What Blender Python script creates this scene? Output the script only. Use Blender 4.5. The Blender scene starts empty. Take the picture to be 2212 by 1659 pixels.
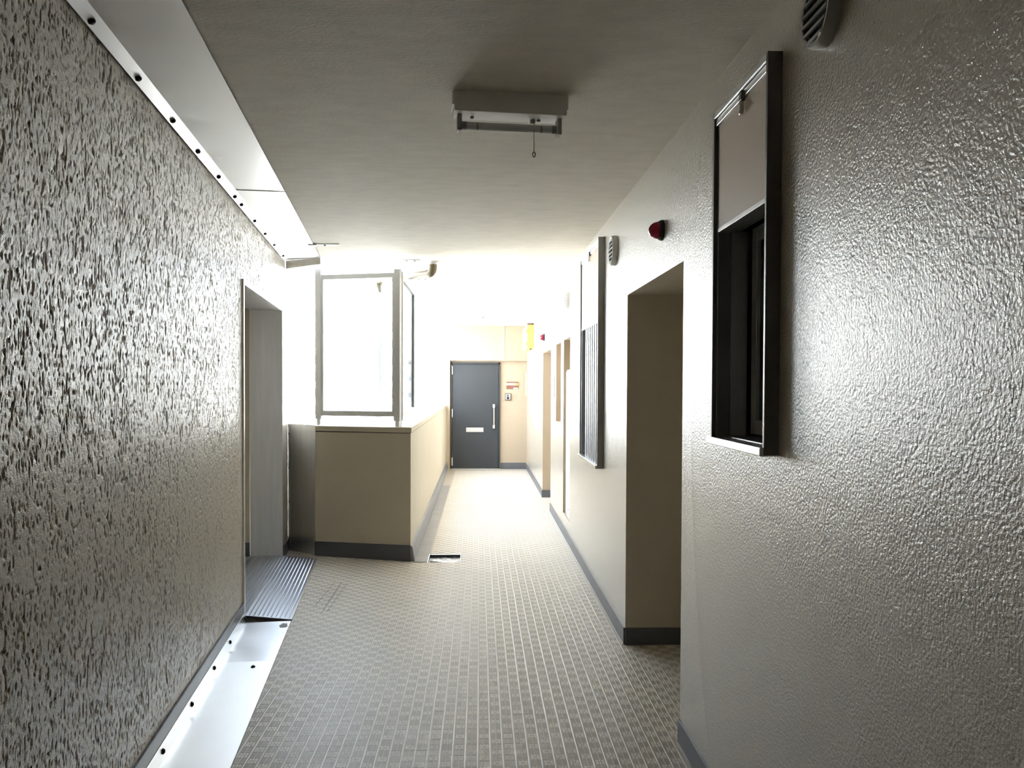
import bpy, bmesh, math, random
import numpy as np
from mathutils import Vector, Matrix
random.seed(7); RNG = np.random.default_rng(11)
PI = math.pi
SC = bpy.context.scene
COL = SC.collection

# ------------------------------------------------------------------ camera, sky, exposure
F_PX, W_PX = 1790.0, 2212.0
YAW, PITCH, ROLL = math.atan(71 / F_PX), 0.02, 0.004
cam = bpy.data.cameras.new('camera'); cam_o = bpy.data.objects.new('camera', cam); COL.objects.link(cam_o)
cam.sensor_fit = 'HORIZONTAL'; cam.sensor_width = 36.0; cam.lens = F_PX / W_PX * 36.0
cam.shift_y = 38.0 / W_PX; cam.clip_start = 0.02; cam.clip_end = 1000
cam_o.matrix_world = (Matrix.Translation((0, 0, 1.536)) @ Matrix.Rotation(-YAW, 4, 'Z') @
                      Matrix.Rotation(PI / 2 - PITCH, 4, 'X') @ Matrix.Rotation(ROLL, 4, 'Z'))
SC.camera = cam_o

SKY_STRENGTH = 12.5
world = bpy.data.worlds.new('overcast_sky'); SC.world = world; world.use_nodes = True
wn = world.node_tree.nodes; wl = world.node_tree.links
world.cycles.sampling_method = 'NONE'
bg = wn['Background']; bg.inputs['Strength'].default_value = SKY_STRENGTH
wtc = wn.new('ShaderNodeTexCoord'); wsep = wn.new('ShaderNodeSeparateXYZ'); wr = wn.new('ShaderNodeValToRGB')
wl.new(wtc.outputs['Generated'], wsep.inputs[0]); wl.new(wsep.outputs['Z'], wr.inputs[0])
wr.color_ramp.elements[0].position = 0.0; wr.color_ramp.elements[0].color = (0.80, 0.89, 1.0, 1)
wr.color_ramp.elements[1].position = 0.7; wr.color_ramp.elements[1].color = (0.70, 0.83, 1.0, 1)
wl.new(wr.outputs[0], bg.inputs['Color'])

sun = bpy.data.lights.new('sun', 'SUN'); sun.energy = 155.0; sun.angle = math.radians(1.0); sun.color = (1.0, .975, .94)
sun_o = bpy.data.objects.new('sun', sun); COL.objects.link(sun_o)      # high behind the building: lights the street and the block opposite, not the corridor
sun_o.rotation_mode = 'QUATERNION'; sun_o.rotation_quaternion = Vector((0, 0, -1)).rotation_difference(Vector((-.35, .62, -.72)))
SC.view_settings.view_transform = 'Standard'; SC.view_settings.look = 'None'
SC.view_settings.exposure = 0.0; SC.view_settings.gamma = 1.0; SC.view_settings.use_curve_mapping = False
SC.cycles.max_bounces = 8; SC.cycles.diffuse_bounces = 6; SC.cycles.glossy_bounces = 3
SC.cycles.caustics_reflective = True; SC.cycles.caustics_refractive = False
SC.cycles.sample_clamp_indirect = 12.0
SC.cycles.use_adaptive_sampling = True; SC.cycles.adaptive_threshold = 0.12

# ------------------------------------------------------------------ materials
def nodemat(name):
    m = bpy.data.materials.new(name); m.use_nodes = True
    return m, m.node_tree.nodes, m.node_tree.links, m.node_tree.nodes['Principled BSDF']

def mat(name, col, rough=0.5, metal=0.0, noise=0.0, nscale=20.0, bump=0.0, bscale=60.0, bdist=0.002,
        stretch=(1, 1, 1), spec=0.5, rnoise=0.0, detail=4.0, wear=None):
    m, n, l, p = nodemat(name)
    p.inputs['Roughness'].default_value = rough; p.inputs['Metallic'].default_value = metal
    p.inputs['Base Color'].default_value = (*col, 1); p.inputs['Specular IOR Level'].default_value = spec
    tc = n.new('ShaderNodeTexCoord'); mp = n.new('ShaderNodeMapping'); mp.inputs['Scale'].default_value = stretch
    l.new(tc.outputs['Object'], mp.inputs[0])
    if noise or rnoise:
        t = n.new('ShaderNodeTexNoise'); t.inputs['Scale'].default_value = nscale; t.inputs['Detail'].default_value = detail
        l.new(mp.outputs[0], t.inputs['Vector'])
        if noise:
            r = n.new('ShaderNodeMapRange'); l.new(t.outputs['Fac'], r.inputs[0])
            r.inputs[1].default_value = 0.25; r.inputs[2].default_value = 0.75
            r.inputs[3].default_value = 1 - noise; r.inputs[4].default_value = 1 + noise
            mx = n.new('ShaderNodeMix'); mx.data_type = 'RGBA'; mx.blend_type = 'MULTIPLY'; mx.inputs[0].default_value = 1
            mx.inputs[6].default_value = (*col, 1); l.new(r.outputs[0], mx.inputs[7]); l.new(mx.outputs[2], p.inputs['Base Color'])
        if rnoise:
            r = n.new('ShaderNodeMapRange'); l.new(t.outputs['Fac'], r.inputs[0])
            r.inputs[1].default_value = 0.25; r.inputs[2].default_value = 0.75
            r.inputs[3].default_value = max(0.02, rough - rnoise); r.inputs[4].default_value = rough + rnoise
            l.new(r.outputs[0], p.inputs['Roughness'])
    if bump:
        t2 = n.new('ShaderNodeTexNoise'); t2.inputs['Scale'].default_value = bscale; t2.inputs['Detail'].default_value = 3
        l.new(mp.outputs[0], t2.inputs['Vector'])
        b = n.new('ShaderNodeBump'); b.inputs['Strength'].default_value = bump; b.inputs['Distance'].default_value = bdist
        l.new(t2.outputs['Fac'], b.inputs['Height']); l.new(b.outputs[0], p.inputs['Normal'])
    return m

WALL_COL = (0.60, 0.545, 0.45)
def spray_wall(name, col, s1, s2, d, rough=0.3, speck=0.0, spec=0.5, coat=.8):
    """glossy sprayed paint: two sizes of droplets as fine relief, a few dark pinholes"""
    m, n, l, p = nodemat(name)
    p.inputs['Roughness'].default_value = rough; p.inputs['Base Color'].default_value = (*col, 1)
    p.inputs['Specular IOR Level'].default_value = spec
    tc = n.new('ShaderNodeTexCoord')
    t = n.new('ShaderNodeTexNoise'); t.inputs['Scale'].default_value = s1; t.inputs['Detail'].default_value = 3.5; t.inputs['Roughness'].default_value = .55
    v = n.new('ShaderNodeTexVoronoi'); v.inputs['Scale'].default_value = s2; v.feature = 'SMOOTH_F1'
    l.new(tc.outputs['Object'], t.inputs['Vector']); l.new(tc.outputs['Object'], v.inputs['Vector'])
    inv = n.new('ShaderNodeMath'); inv.operation = 'MULTIPLY_ADD'; inv.inputs[1].default_value = -0.55
    l.new(v.outputs['Distance'], inv.inputs[0]); l.new(t.outputs['Fac'], inv.inputs[2])
    b = n.new('ShaderNodeBump'); b.inputs['Strength'].default_value = 1.0; b.inputs['Distance'].default_value = d
    l.new(inv.outputs[0], b.inputs['Height']); l.new(b.outputs[0], p.inputs['Normal']); l.new(b.outputs[0], p.inputs['Coat Normal'])
    p.inputs['Coat Weight'].default_value = coat; p.inputs['Coat Roughness'].default_value = .17; p.inputs['Coat IOR'].default_value = 1.6
    if speck:
        v2 = n.new('ShaderNodeTexVoronoi'); v2.inputs['Scale'].default_value = 38; l.new(tc.outputs['Object'], v2.inputs['Vector'])
        r = n.new('ShaderNodeMapRange'); l.new(v2.outputs['Distance'], r.inputs[0])
        r.inputs[1].default_value = speck * .6; r.inputs[2].default_value = speck; r.inputs[3].default_value = .25; r.inputs[4].default_value = 1
        mx = n.new('ShaderNodeMix'); mx.data_type = 'RGBA'; mx.blend_type = 'MULTIPLY'; mx.inputs[0].default_value = 1
        mx.inputs[6].default_value = (*col, 1); l.new(r.outputs[0], mx.inputs[7]); l.new(mx.outputs[2], p.inputs['Base Color'])
    return m

M_right = spray_wall('sprayed_paint_fine', WALL_COL, 150, 120, 0.0025, .24, .09, 1.0, .8)
M_left = spray_wall('sprayed_paint_rough', (.55, .495, .405), 330, 270, 0.0016, .30, 0, .6, .2)
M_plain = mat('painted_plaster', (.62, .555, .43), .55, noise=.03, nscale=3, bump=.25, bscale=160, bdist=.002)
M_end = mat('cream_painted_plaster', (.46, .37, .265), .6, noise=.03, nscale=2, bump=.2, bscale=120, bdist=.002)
M_ceil = mat('ceiling_plaster', (.66, .615, .535), .75, noise=.07, nscale=9, bump=.5, bscale=90, bdist=.004, stretch=(.7, 1.6, 1))
M_floor = mat('vinyl_sheet', (.47, .42, .35), .46, noise=.10, nscale=3.5, spec=.7, bump=.6, bscale=420, bdist=.0008, rnoise=.06)
M_relief = mat('vinyl_relief', (.66, .60, .52), .36, noise=.08, nscale=3.5, spec=.8)
M_leaf = mat('vinyl_relief_leaf', (.92, .87, .79), .42, noise=.08, nscale=3.5, spec=.8)
M_base = mat('grey_baseboard', (.115, .118, .13), .38, noise=.08, nscale=6)
M_gutter = mat('grey_gutter_coating', (.27, .275, .29), .35, noise=.15, nscale=7)
M_steel = mat('brushed_stainless', (.74, .74, .74), .30, 1.0, noise=.03, nscale=2, rnoise=.04)
M_steel_v = mat('brushed_stainless_upright', (.78, .775, .765), .42, 1.0, noise=.07, nscale=5, stretch=(6, 6, .5), rnoise=.06)
M_plate_dim = mat('floor_plate_painted_dim', (.84, .85, .87), .36, 1.0, noise=.04, nscale=4, rnoise=.05)  # far part of the floor plate; greyer tone paints the doorway's dark reflection
M_plate_glare = mat('floor_plate_painted_glare', (.93, .93, .93), .46, 1.0, noise=.02, nscale=4)  # near part of the same plate; whiter tone paints in its bright reflection
M_tread = mat('tread_plate', (.52, .53, .56), .34, 1.0, noise=.06, nscale=5)
M_alu = mat('anodised_aluminium', (.84, .85, .86), .45, .15, noise=.04, nscale=9)
M_white_alu = mat('white_coated_aluminium', (.80, .80, .80), .4, noise=.02, nscale=6)
M_dark_alu = mat('dark_window_aluminium', (.44, .43, .415), .42, .7, noise=.08, nscale=9)
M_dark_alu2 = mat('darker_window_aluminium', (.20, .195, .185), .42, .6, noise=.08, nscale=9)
M_panel = mat('beige_window_panel', (.62, .52, .415), .45, noise=.02, nscale=4)
M_black = mat('black_rubber', (.012, .012, .014), .6, noise=.2, nscale=30)
M_door = mat('dark_grey_door_steel', (.034, .038, .042), .5, noise=.08, nscale=2)
M_doorframe = mat('black_door_frame', (.03, .033, .036), .45, noise=.05, nscale=5)
M_lampbody = mat('white_enamel', (.78, .77, .74), .45, noise=.03, nscale=8)
M_tube = mat('milky_glass_tube', (.72, .73, .72), .12, noise=.02, nscale=8)
M_tubeband = mat('grey_tube_end', (.30, .31, .32), .3, noise=.05, nscale=9)
M_socket = mat('lamp_socket_plastic', (.42, .40, .37), .5, noise=.05, nscale=9)
M_pvc = mat('beige_pvc_pipe', (.18, .145, .085), .45, noise=.05, nscale=8)
M_pvc_out = mat('pale_grey_pvc_pipe', (.62, .62, .60), .45, noise=.05, nscale=8)
M_yellow = mat('yellow_enamel_box', (.58, .46, .12), .45, noise=.05, nscale=5)
M_cream = mat('cream_plastic', (.62, .55, .36), .45, noise=.03, nscale=5)
M_brown = mat('brown_sign_board', (.23, .095, .06), .5, noise=.15, nscale=30)
M_wood = mat('tan_wood_strip', (.55, .33, .14), .5, noise=.2, nscale=25)
M_paper = mat('white_label', (.82, .78, .74), .6, noise=.03, nscale=40)
M_bronze = mat('bronze_plastic', (.12, .095, .075), .4, noise=.06, nscale=9)
M_greyglass = mat('grey_lens', (.16, .18, .19), .15, noise=.06, nscale=9)
M_chrome = mat('chrome', (.80, .80, .78), .16, 1.0, noise=.03, nscale=9)
M_mail = mat('satin_steel', (.62, .60, .57), .42, .7, noise=.04, nscale=9)
M_concrete = mat('pale_concrete', (.62, .61, .58), .8, noise=.06, nscale=.5)
M_facade = mat('pale_facade', (.80, .80, .79), .8, noise=.04, nscale=.2)
M_farwin = mat('far_window_glass', (.22, .24, .27), .2, noise=.1, nscale=.5)
M_asphalt = mat('street_asphalt', (.50, .50, .49), .9, noise=.1, nscale=.1)
M_seal = mat('white_sealant', (.70, .69, .66), .5, noise=.05, nscale=30)
M_pit = mat('wet_sheet_metal', (.45, .47, .50), .22, .9, noise=.35, nscale=14, rnoise=.12, bump=.6, bscale=30, bdist=.006)
M_bar = mat('satin_grille_bar', (.50, .50, .52), .42, .3, noise=.05, nscale=9)
M_frost = mat('frosted_window_glass', (.10, .11, .125), .35, noise=.05, nscale=4)
M_darkglass = mat('dark_window_glass', (.010, .011, .012), .12, noise=.05, nscale=4)
M_dirt = mat('worn_grey_patch', (.24, .24, .25), .6, noise=.2, nscale=40)

def glass_mat():
    m, n, l, p = nodemat('clear_pane')
    out = n['Material Output']; n.remove(p)
    g = n.new('ShaderNodeBsdfGlossy'); g.inputs['Roughness'].default_value = .02
    t = n.new('ShaderNodeBsdfTransparent'); t.inputs['Color'].default_value = (.93, .955, .95, 1)
    fr = n.new('ShaderNodeFresnel'); ge = n.new('ShaderNodeNewGeometry'); io = n.new('ShaderNodeMapRange'); l.new(ge.outputs['Backfacing'], io.inputs[0]); io.inputs[3].default_value = 1.45; io.inputs[4].default_value = 1 / 1.45; l.new(io.outputs[0], fr.inputs['IOR'])
    mx = n.new('ShaderNodeMixShader'); l.new(fr.outputs[0], mx.inputs[0]); l.new(t.outputs[0], mx.inputs[1]); l.new(g.outputs[0], mx.inputs[2])
    l.new(mx.outputs[0], out.inputs['Surface']); return m
M_glass = glass_mat()
def red_mat():
    m, n, l, p = nodemat('red_lens'); p.inputs['Base Color'].default_value = (.33, .004, .03, 1)
    p.inputs['Roughness'].default_value = .12; p.inputs['Coat Weight'].default_value = .5; return m
M_red = red_mat()

# ------------------------------------------------------------------ mesh helpers
class MB:
    def __init__(s): s.v = []; s.f = []; s.m = []; s.mats = []; s.cur = 0
    def use(s, m):
        if m not in s.mats: s.mats.append(m)
        s.cur = s.mats.index(m); return s
    def add(s, vs, fs):
        o = len(s.v); s.v += [tuple(x) for x in vs]
        for f in fs: s.f.append(tuple(i + o for i in f)); s.m.append(s.cur)
        return s
    def quad(s, *p): return s.add(p, [tuple(range(len(p)))])
    def box(s, x0, x1, y0, y1, z0, z1):
        return s.add([(x0, y0, z0), (x1, y0, z0), (x1, y1, z0), (x0, y1, z0), (x0, y0, z1), (x1, y0, z1), (x1, y1, z1), (x0, y1, z1)],
                     [(0, 3, 2, 1), (4, 5, 6, 7), (0, 1, 5, 4), (1, 2, 6, 5), (2, 3, 7, 6), (3, 0, 4, 7)])
    def prism(s, pts, off):
        """closed polygon (3d points) extruded by a vector"""
        n = len(pts); a = [Vector(p) for p in pts]; b = [p + Vector(off) for p in a]
        fs = [tuple(range(n - 1, -1, -1)), tuple(range(n, 2 * n))] + [(i, (i + 1) % n, n + (i + 1) % n, n + i) for i in range(n)]
        return s.add(a + b, fs)
    def tube(s, pts, r, seg=12, caps=True):
        pts = [Vector(p) for p in pts]; rs = r if isinstance(r, (list, tuple)) else [r] * len(pts)
        vs = []; ref = None
        for i, p in enumerate(pts):
            d = (pts[min(i + 1, len(pts) - 1)] - pts[max(i - 1, 0)]).normalized()
            if ref is None: ref = d.orthogonal().normalized()
            ref = (ref - d * ref.dot(d)).normalized(); q = d.cross(ref)
            for k in range(seg):
                a = 2 * PI * k / seg; vs.append(p + (ref * math.cos(a) + q * math.sin(a)) * rs[i])
        fs = []
        for i in range(len(pts) - 1):
            for k in range(seg):
                fs.append((i * seg + k, i * seg + (k + 1) % seg, (i + 1) * seg + (k + 1) % seg, (i + 1) * seg + k))
        if caps: fs += [tuple(range(seg - 1, -1, -1)), tuple((len(pts) - 1) * seg + k for k in range(seg))]
        return s.add(vs, fs)
    def lathe(s, prof, c, axis, seg=24):
        """profile of (radius, distance along axis) around a centre"""
        ax = Vector(axis).normalized(); e1 = ax.orthogonal().normalized(); e2 = ax.cross(e1); c = Vector(c)
        vs = []
        for r, h in prof:
            for k in range(seg):
                a = 2 * PI * k / seg; vs.append(c + ax * h + (e1 * math.cos(a) + e2 * math.sin(a)) * r)
        fs = []
        for i in range(len(prof) - 1):
            for k in range(seg):
                fs.append((i * seg + k, i * seg + (k + 1) % seg, (i + 1) * seg + (k + 1) % seg, (i + 1) * seg + k))
        fs += [tuple(range(seg - 1, -1, -1)), tuple((len(prof) - 1) * seg + k for k in range(seg))]
        return s.add(vs, fs)
    def mesh(s, name, smooth=False, fix=True):
        me = bpy.data.meshes.new(name); me.from_pydata(s.v, [], s.f)
        for m in s.mats: me.materials.append(m)
        if len(s.mats) > 1: me.polygons.foreach_set('material_index', s.m)
        if fix:
            bm = bmesh.new(); bm.from_mesh(me); bmesh.ops.recalc_face_normals(bm, faces=bm.faces); bm.to_mesh(me); bm.free()
        if smooth: me.polygons.foreach_set('use_smooth', [True] * len(me.polygons))
        me.update(); return me

def obj(name, mb, m=None, parent=None, smooth=False, bevel=0.0, fix=True):
    me = mb if isinstance(mb, bpy.types.Mesh) else mb.mesh(name, smooth, fix)
    if m is not None and not me.materials: me.materials.append(m)
    o = bpy.data.objects.new(name, me); COL.objects.link(o)
    if parent: o.parent = parent
    if bevel:
        b = o.modifiers.new('edge', 'BEVEL'); b.width = bevel; b.segments = 2; b.limit_method = 'ANGLE'
    if smooth and not bevel:
        e = o.modifiers.new('split', 'EDGE_SPLIT'); e.split_angle = math.radians(40)
    return o

def tag(o, label, cat, group=None):
    o['label'] = label; o['category'] = cat
    if group: o['group'] = group
    return o
def struct(o, label):
    o['kind'] = 'structure'; o['label'] = label; return o
def empty(name, loc=(0, 0, 0), rz=0.0):
    o = bpy.data.objects.new(name, None); COL.objects.link(o); o.location = loc; o.rotation_euler = (0, 0, rz); o.empty_display_size = .1; return o

def holes_plane(mb, P, a, b, holes):
    """plane P(s,t) over a x b with rectangular holes (s0,s1,t0,t1)"""
    ss = sorted({*a, *[h[0] for h in holes], *[h[1] for h in holes]}); ts = sorted({*b, *[h[2] for h in holes], *[h[3] for h in holes]})
    ss = [x for x in ss if a[0] <= x <= a[1]]; ts = [x for x in ts if b[0] <= x <= b[1]]
    for i in range(len(ss) - 1):
        for j in range(len(ts) - 1):
            cs, ct = (ss[i] + ss[i + 1]) / 2, (ts[j] + ts[j + 1]) / 2
            if any(h[0] < cs < h[1] and h[2] < ct < h[3] for h in holes): continue
            mb.quad(P(ss[i], ts[j]), P(ss[i + 1], ts[j]), P(ss[i + 1], ts[j + 1]), P(ss[i], ts[j + 1]))

# ------------------------------------------------------------------ key dimensions (metres)
XR = 0.87                       # right wall plane
CEIL = 2.66
YB, YE = -5.0, 15.02            # back wall, end wall face
LO = (-0.926, 0.0, 0.0); LROT = math.atan(195 / F_PX)      # left building frame: +Y along its wall, +X out into the corridor
LS, LC = math.sin(LROT), math.cos(LROT)
def LW(v, u, z=0.0): return (LO[0] + v * LC - u * LS, v * LS + u * LC, z)
U0, U1, UE = 5.40, 7.30, 7.90   # doorway and wall end along the left wall
DOOR_H = 2.17
PA = Vector((-0.566, 7.195, 0)); PB = Vector((-1.464, 7.468, 0))   # parapet front, right and left ends
PD = (PB - PA).normalized(); PN = Vector((PD.y, -PD.x, 0)); PN = PN if PN.y > 0 else -PN   # along the front / away from camera

# ------------------------------------------------------------------ floor
HX0, HX1, HY0, HY1 = -0.443, -0.160, 7.150, 7.495
fb = MB().use(M_floor)
holes_plane(fb, lambda s, t: (s, t, 0), (-2.2, 2.1), (YB, YE + .3), [(HX0, HX1, HY0, HY1)])
floor = struct(obj('floor', fb), 'beige embossed vinyl sheet floor of the corridor')

S = 0.0525
def strip_x(y): return LW(0.30, y / LC)[0] + 0.004          # right edge of the steel cover along the left wall
def on_floor(x, y):
    if x > XR - .012 and not (3.53 < y < 4.84 or 10.02 < y < 11.27): return False
    if y < 7.165 + (-.566 - x) * .30 if x < -.566 else y < 7.14: return x > strip_x(y)
    if HX0 - .02 < x < HX1 + .02 and y < HY1 + .02: return False
    return x > -0.44 and y < YE - .06
pv, pf = [], []
def leaf(cx, cy, ang, r0, r1, w, h):
    ca, sa = math.cos(ang), math.sin(ang); o = len(pv); rm = r0 + (r1 - r0) * .62
    for (r, q, z) in ((r0, 0, 0), (rm, -w, 0), (r1, 0, 0), (rm, w, 0), (rm, 0, h)):
        pv.append((cx + ca * r - sa * q, cy + sa * r + ca * q, z + .0002))
    pf.extend([(o, o + 1, o + 4), (o + 1, o + 2, o + 4), (o + 2, o + 3, o + 4), (o + 3, o, o + 4)])
ix0, ix1 = int(-1.6 / S), int(2.0 / S)
for i in range(ix0, ix1):
    for j in range(int(2.4 / S), int(14.9 / S)):
        cx, cy = (i + .5) * S, (j + .5) * S
        if not on_floor(cx, cy) or (i + j) % 2 or cx > 1.2: continue
        for k in range(8):
            leaf(cx, cy, k * PI / 4 + (0 if k % 2 else 0), .004, .0225 if k % 2 == 0 else .028, .0050, .0009)
NLEAF = len(pf)
def ridge(x0, x1, y0, y1, h):
    o = len(pv)
    if x1 - x0 < y1 - y0:
        xm0, xm1 = x0 + (x1 - x0) * .3, x0 + (x1 - x0) * .7
        for y in (y0, y1): pv.extend([(x0, y, .0002), (xm0, y, h), (xm1, y, h), (x1, y, .0002)])
    else:
        ym0, ym1 = y0 + (y1 - y0) * .3, y0 + (y1 - y0) * .7
        for x in (x0, x1): pv.extend([(x, y0, .0002), (x, ym0, h), (x, ym1, h), (x, y1, .0002)])
    pf.extend([(o, o + 1, o + 5, o + 4), (o + 1, o + 2, o + 6, o + 5), (o + 2, o + 3, o + 7, o + 6)])
for i in range(ix0, ix1):
    for (dx, w, h) in ((0, .0085, .0011), (S / 2, .0025, .0007)):
        x = i * S + dx; run = None
        for j in range(int(2.2 / S), int(14.95 / S) + 1):
            y = j * S; ok = on_floor(x, y + S / 2) and x < 1.2 and y < 14.85
            if ok and run is None: run = y
            if not ok and run is not None: ridge(x - w / 2, x + w / 2, run, y, h); run = None
        if run is not None: ridge(x - w / 2, x + w / 2, run, 14.9, h)
for j in range(int(2.2 / S), int(14.85 / S)):
    y = j * S; run = None
    for i in range(ix0, ix1 + 1):
        x = i * S; ok = on_floor(x + S / 2, y) and x < 1.2
        if ok and run is None: run = x
        if not ok and run is not None: ridge(run, x, y - .0022, y + .0022, .0008); run = None
rel = MB(); rel.v = pv; rel.f = pf; rel.mats = [M_relief, M_leaf]; rel.m = [1] * NLEAF + [0] * (len(pf) - NLEAF)
rel_o = obj('floor_relief', rel.mesh('floor_relief', fix=False), M_relief, floor); rel_o['kind'] = 'stuff'
rel_o['label'] = 'raised flower and rib pattern of the vinyl floor'

# seams welded into the sheet beside the ramp
for k, (a, b) in enumerate((((-1.054, 5.56), (-1.062, 6.45)), ((-1.020, 5.61), (-1.016, 6.39)), ((-1.131, 5.75), (-1.115, 6.45)))):
    a, b = Vector((*a, .0022)), Vector((*b, .0022)); d = (b - a).normalized(); n = Vector((-d.y, d.x, 0)) * .0016
    obj('seam', MB().use(M_base).prism([a - n, a + n, b + n, b - n], (0, 0, .0006)), None, floor)

# ------------------------------------------------------------------ ceiling
cb = MB().use(M_ceil)
edge_y = 7.43
def cz(y): return CEIL if y < 8 else CEIL - .055 * (y - 8) / 7.0
near = [(2.1, YB), (2.1, 7.20), (-0.69, 7.20), (-0.69, 7.235), (-1.40, 7.45), LW(0.02, 7.55)[:2], LW(-.05, 7.0)[:2], LW(-.05, YB / LC)[:2]]
cb.prism([(x, y, CEIL) for x, y in near], (0, 0, .16))
for y0, y1 in ((7.2, 8.0), (8.0, YE + .3)):
    cb.add([(-.69, y0, cz(y0)), (2.1, y0, cz(y0)), (2.1, y1, cz(y1)), (-.69, y1, cz(y1)), (-.69, y0, 2.82), (2.1, y0, 2.82), (2.1, y1, 2.82), (-.69, y1, 2.82)],
           [(0, 3, 2, 1), (4, 5, 6, 7), (0, 1, 5, 4), (1, 2, 6, 5), (2, 3, 7, 6), (3, 0, 4, 7)])
ceiling = struct(obj('ceiling', cb), 'rough grey-beige plaster ceiling')

# ------------------------------------------------------------------ right wall with alcoves, niches and window holes
A1 = (3.515, 4.855, 0.0, 2.068); A2 = (10.03, 11.29, 0.0, 1.972)
N1 = (7.91, 8.52, 0.22, 2.0); N2 = (8.80, 9.36, 1.13, 1.995)
Wn1 = (2.385, 2.915, 1.36, 2.48); Wn2 = (5.78, 6.76, .98, 2.55); Wn3 = (11.92, 13.5, .90, 1.93)
rb = MB().use(M_right)
holes_plane(rb, lambda s, t: (XR, s, t), (YB, YE + .3), (0, CEIL + .02), [A1, A2, N1, N2, Wn1, Wn2, Wn3])
def recess(h, depth, m_side, m_back, floor_too):
    y0, y1, z0, z1 = h; x1 = XR + depth
    rb.use(m_side)
    rb.quad((XR, y1, z0), (x1, y1, z0), (x1, y1, z1), (XR, y1, z1)); rb.quad((XR, y0, z0), (XR, y0, z1), (x1, y0, z1), (x1, y0, z0))
    rb.quad((XR, y0, z1), (XR, y1, z1), (x1, y1, z1), (x1, y0, z1))
    if floor_too: rb.quad((XR, y0, z0), (x1, y0, z0), (x1, y1, z0), (XR, y1, z0))
    rb.use(m_back).quad((x1, y0, z0), (x1, y0, z1), (x1, y1, z1), (x1, y1, z0))
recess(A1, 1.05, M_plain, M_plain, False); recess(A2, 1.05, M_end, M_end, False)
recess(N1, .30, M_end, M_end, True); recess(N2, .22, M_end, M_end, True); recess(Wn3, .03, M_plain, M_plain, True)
recess(Wn1, .17, M_dark_alu2, M_black, True); recess(Wn2, .17, M_alu, M_frost, True)
wall_right = struct(obj('wall_right', rb, fix=False), 'long right wall in glossy fine-grained sprayed beige paint')

# baseboards along the right side
def bbox(name, x0, x1, y0, y1, h, label, m=M_base):
    return struct(obj(name, MB().use(m).box(x0, x1, y0, y1, 0, h), bevel=.002), label)
bb = MB().use(M_base)
bb.box(XR - .011, XR + .004, YB, A1[0], 0, .10); bb.box(XR - .011, XR + .004, A1[1], A2[0], 0, .10); bb.box(XR - .011, XR + .004, A2[1], YE - .02, 0, .10)
base_r = struct(obj('baseboard_right', bb, bevel=.002), 'slate grey vinyl baseboard at the foot of the right wall')
al = MB().use(M_base)
for A in (A1, A2):
    al.box(XR, XR + 1.05, A[1] - .011, A[1] + .002, 0, .10); al.box(XR, XR + 1.05, A[0] - .002, A[0] + .011, 0, .10); al.box(XR + 1.035, XR + 1.05, A[0], A[1], 0, .10)
struct(obj('baseboard_alcove', al, bevel=.002), 'slate grey baseboard around the right wall door alcoves')
sl = MB().use(M_seal)
for y0, y1 in ((YB, A1[0] - .02), (A1[1], A2[0]), (A2[1], YE - .1)): sl.box(XR - .017, XR - .010, y0, y1, 0, .006)
obj('sealant_bead', sl, None, base_r)

# ------------------------------------------------------------------ left wall: pitted spray coat as real relief
def vnoise(x, y, seed):
    r = np.random.default_rng(seed); G = r.random((512, 512))
    xi = np.floor(x).astype(int); yi = np.floor(y).astype(int); fx = x - xi; fy = y - yi
    fx = fx * fx * (3 - 2 * fx); fy = fy * fy * (3 - 2 * fy)
    a = G[xi % 512, yi % 512]; b = G[(xi + 1) % 512, yi % 512]; c = G[xi % 512, (yi + 1) % 512]; d = G[(xi + 1) % 512, (yi + 1) % 512]
    return (a * (1 - fx) + b * fx) * (1 - fy) + (c * (1 - fx) + d * fx) * fy
def relief(u, z):
    wob = (vnoise(u * 60, z * 45, 5) - .5) * .006
    n1 = vnoise((u + wob) / .0072, z / .0130, 1); n2 = vnoise((u + wob) / .0058, z / .0080, 2); n3 = vnoise(u / .06, z / .08, 3); n4 = vnoise((u - wob) / .0095, z / .026, 4)
    pit = np.clip((.27 - n1 - .12 * (n3 - .5)) / .14, 0, 1) * .0034 + np.clip((.18 - n4 - .12 * (n3 - .5)) / .09, 0, 1) * .0042
    return (n2 - .5) * .0013 + (n3 - .5) * .0008 - pit
uu = [1.75]
while uu[-1] < UE - .004: uu.append(uu[-1] + .0027 + .0055 * (uu[-1] - 1.75) / 6.1)
uu = np.array(uu); uu[-1] = UE
for e in (U0, U1): uu[np.argmin(abs(uu - e))] = e
zz = np.linspace(0, CEIL + .01, 640); zz[np.argmin(abs(zz - DOOR_H))] = DOOR_H
Ug, Zg = np.meshgrid(uu, zz, indexing='ij'); Vg = relief(Ug, Zg)
nu, nz = Ug.shape; co = np.stack([Vg, Ug, Zg], -1).reshape(-1, 3)
I, J = np.meshgrid(np.arange(nu - 1), np.arange(nz - 1), indexing='ij')
keep = ~((Ug[:-1, :-1] >= U0 - 1e-6) & (Ug[:-1, :-1] < U1 - 1e-6) & (Zg[:-1, :-1] < DOOR_H - 1e-6))
I, J = I[keep], J[keep]; q = np.stack([I * nz + J, (I + 1) * nz + J, (I + 1) * nz + J + 1, I * nz + J + 1], -1).astype(np.int32)
me = bpy.data.meshes.new('wall_left'); me.vertices.add(len(co)); me.vertices.foreach_set('co', co.ravel())
me.loops.add(q.size); me.loops.foreach_set('vertex_index', q.ravel()); me.polygons.add(len(q))
me.polygons.foreach_set('loop_start', np.arange(len(q), dtype=np.int32) * 4)
me.polygons.foreach_set('use_smooth', np.ones(len(q), dtype=bool)); me.update(calc_edges=True); me.validate()
me.materials.append(M_left)
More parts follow.
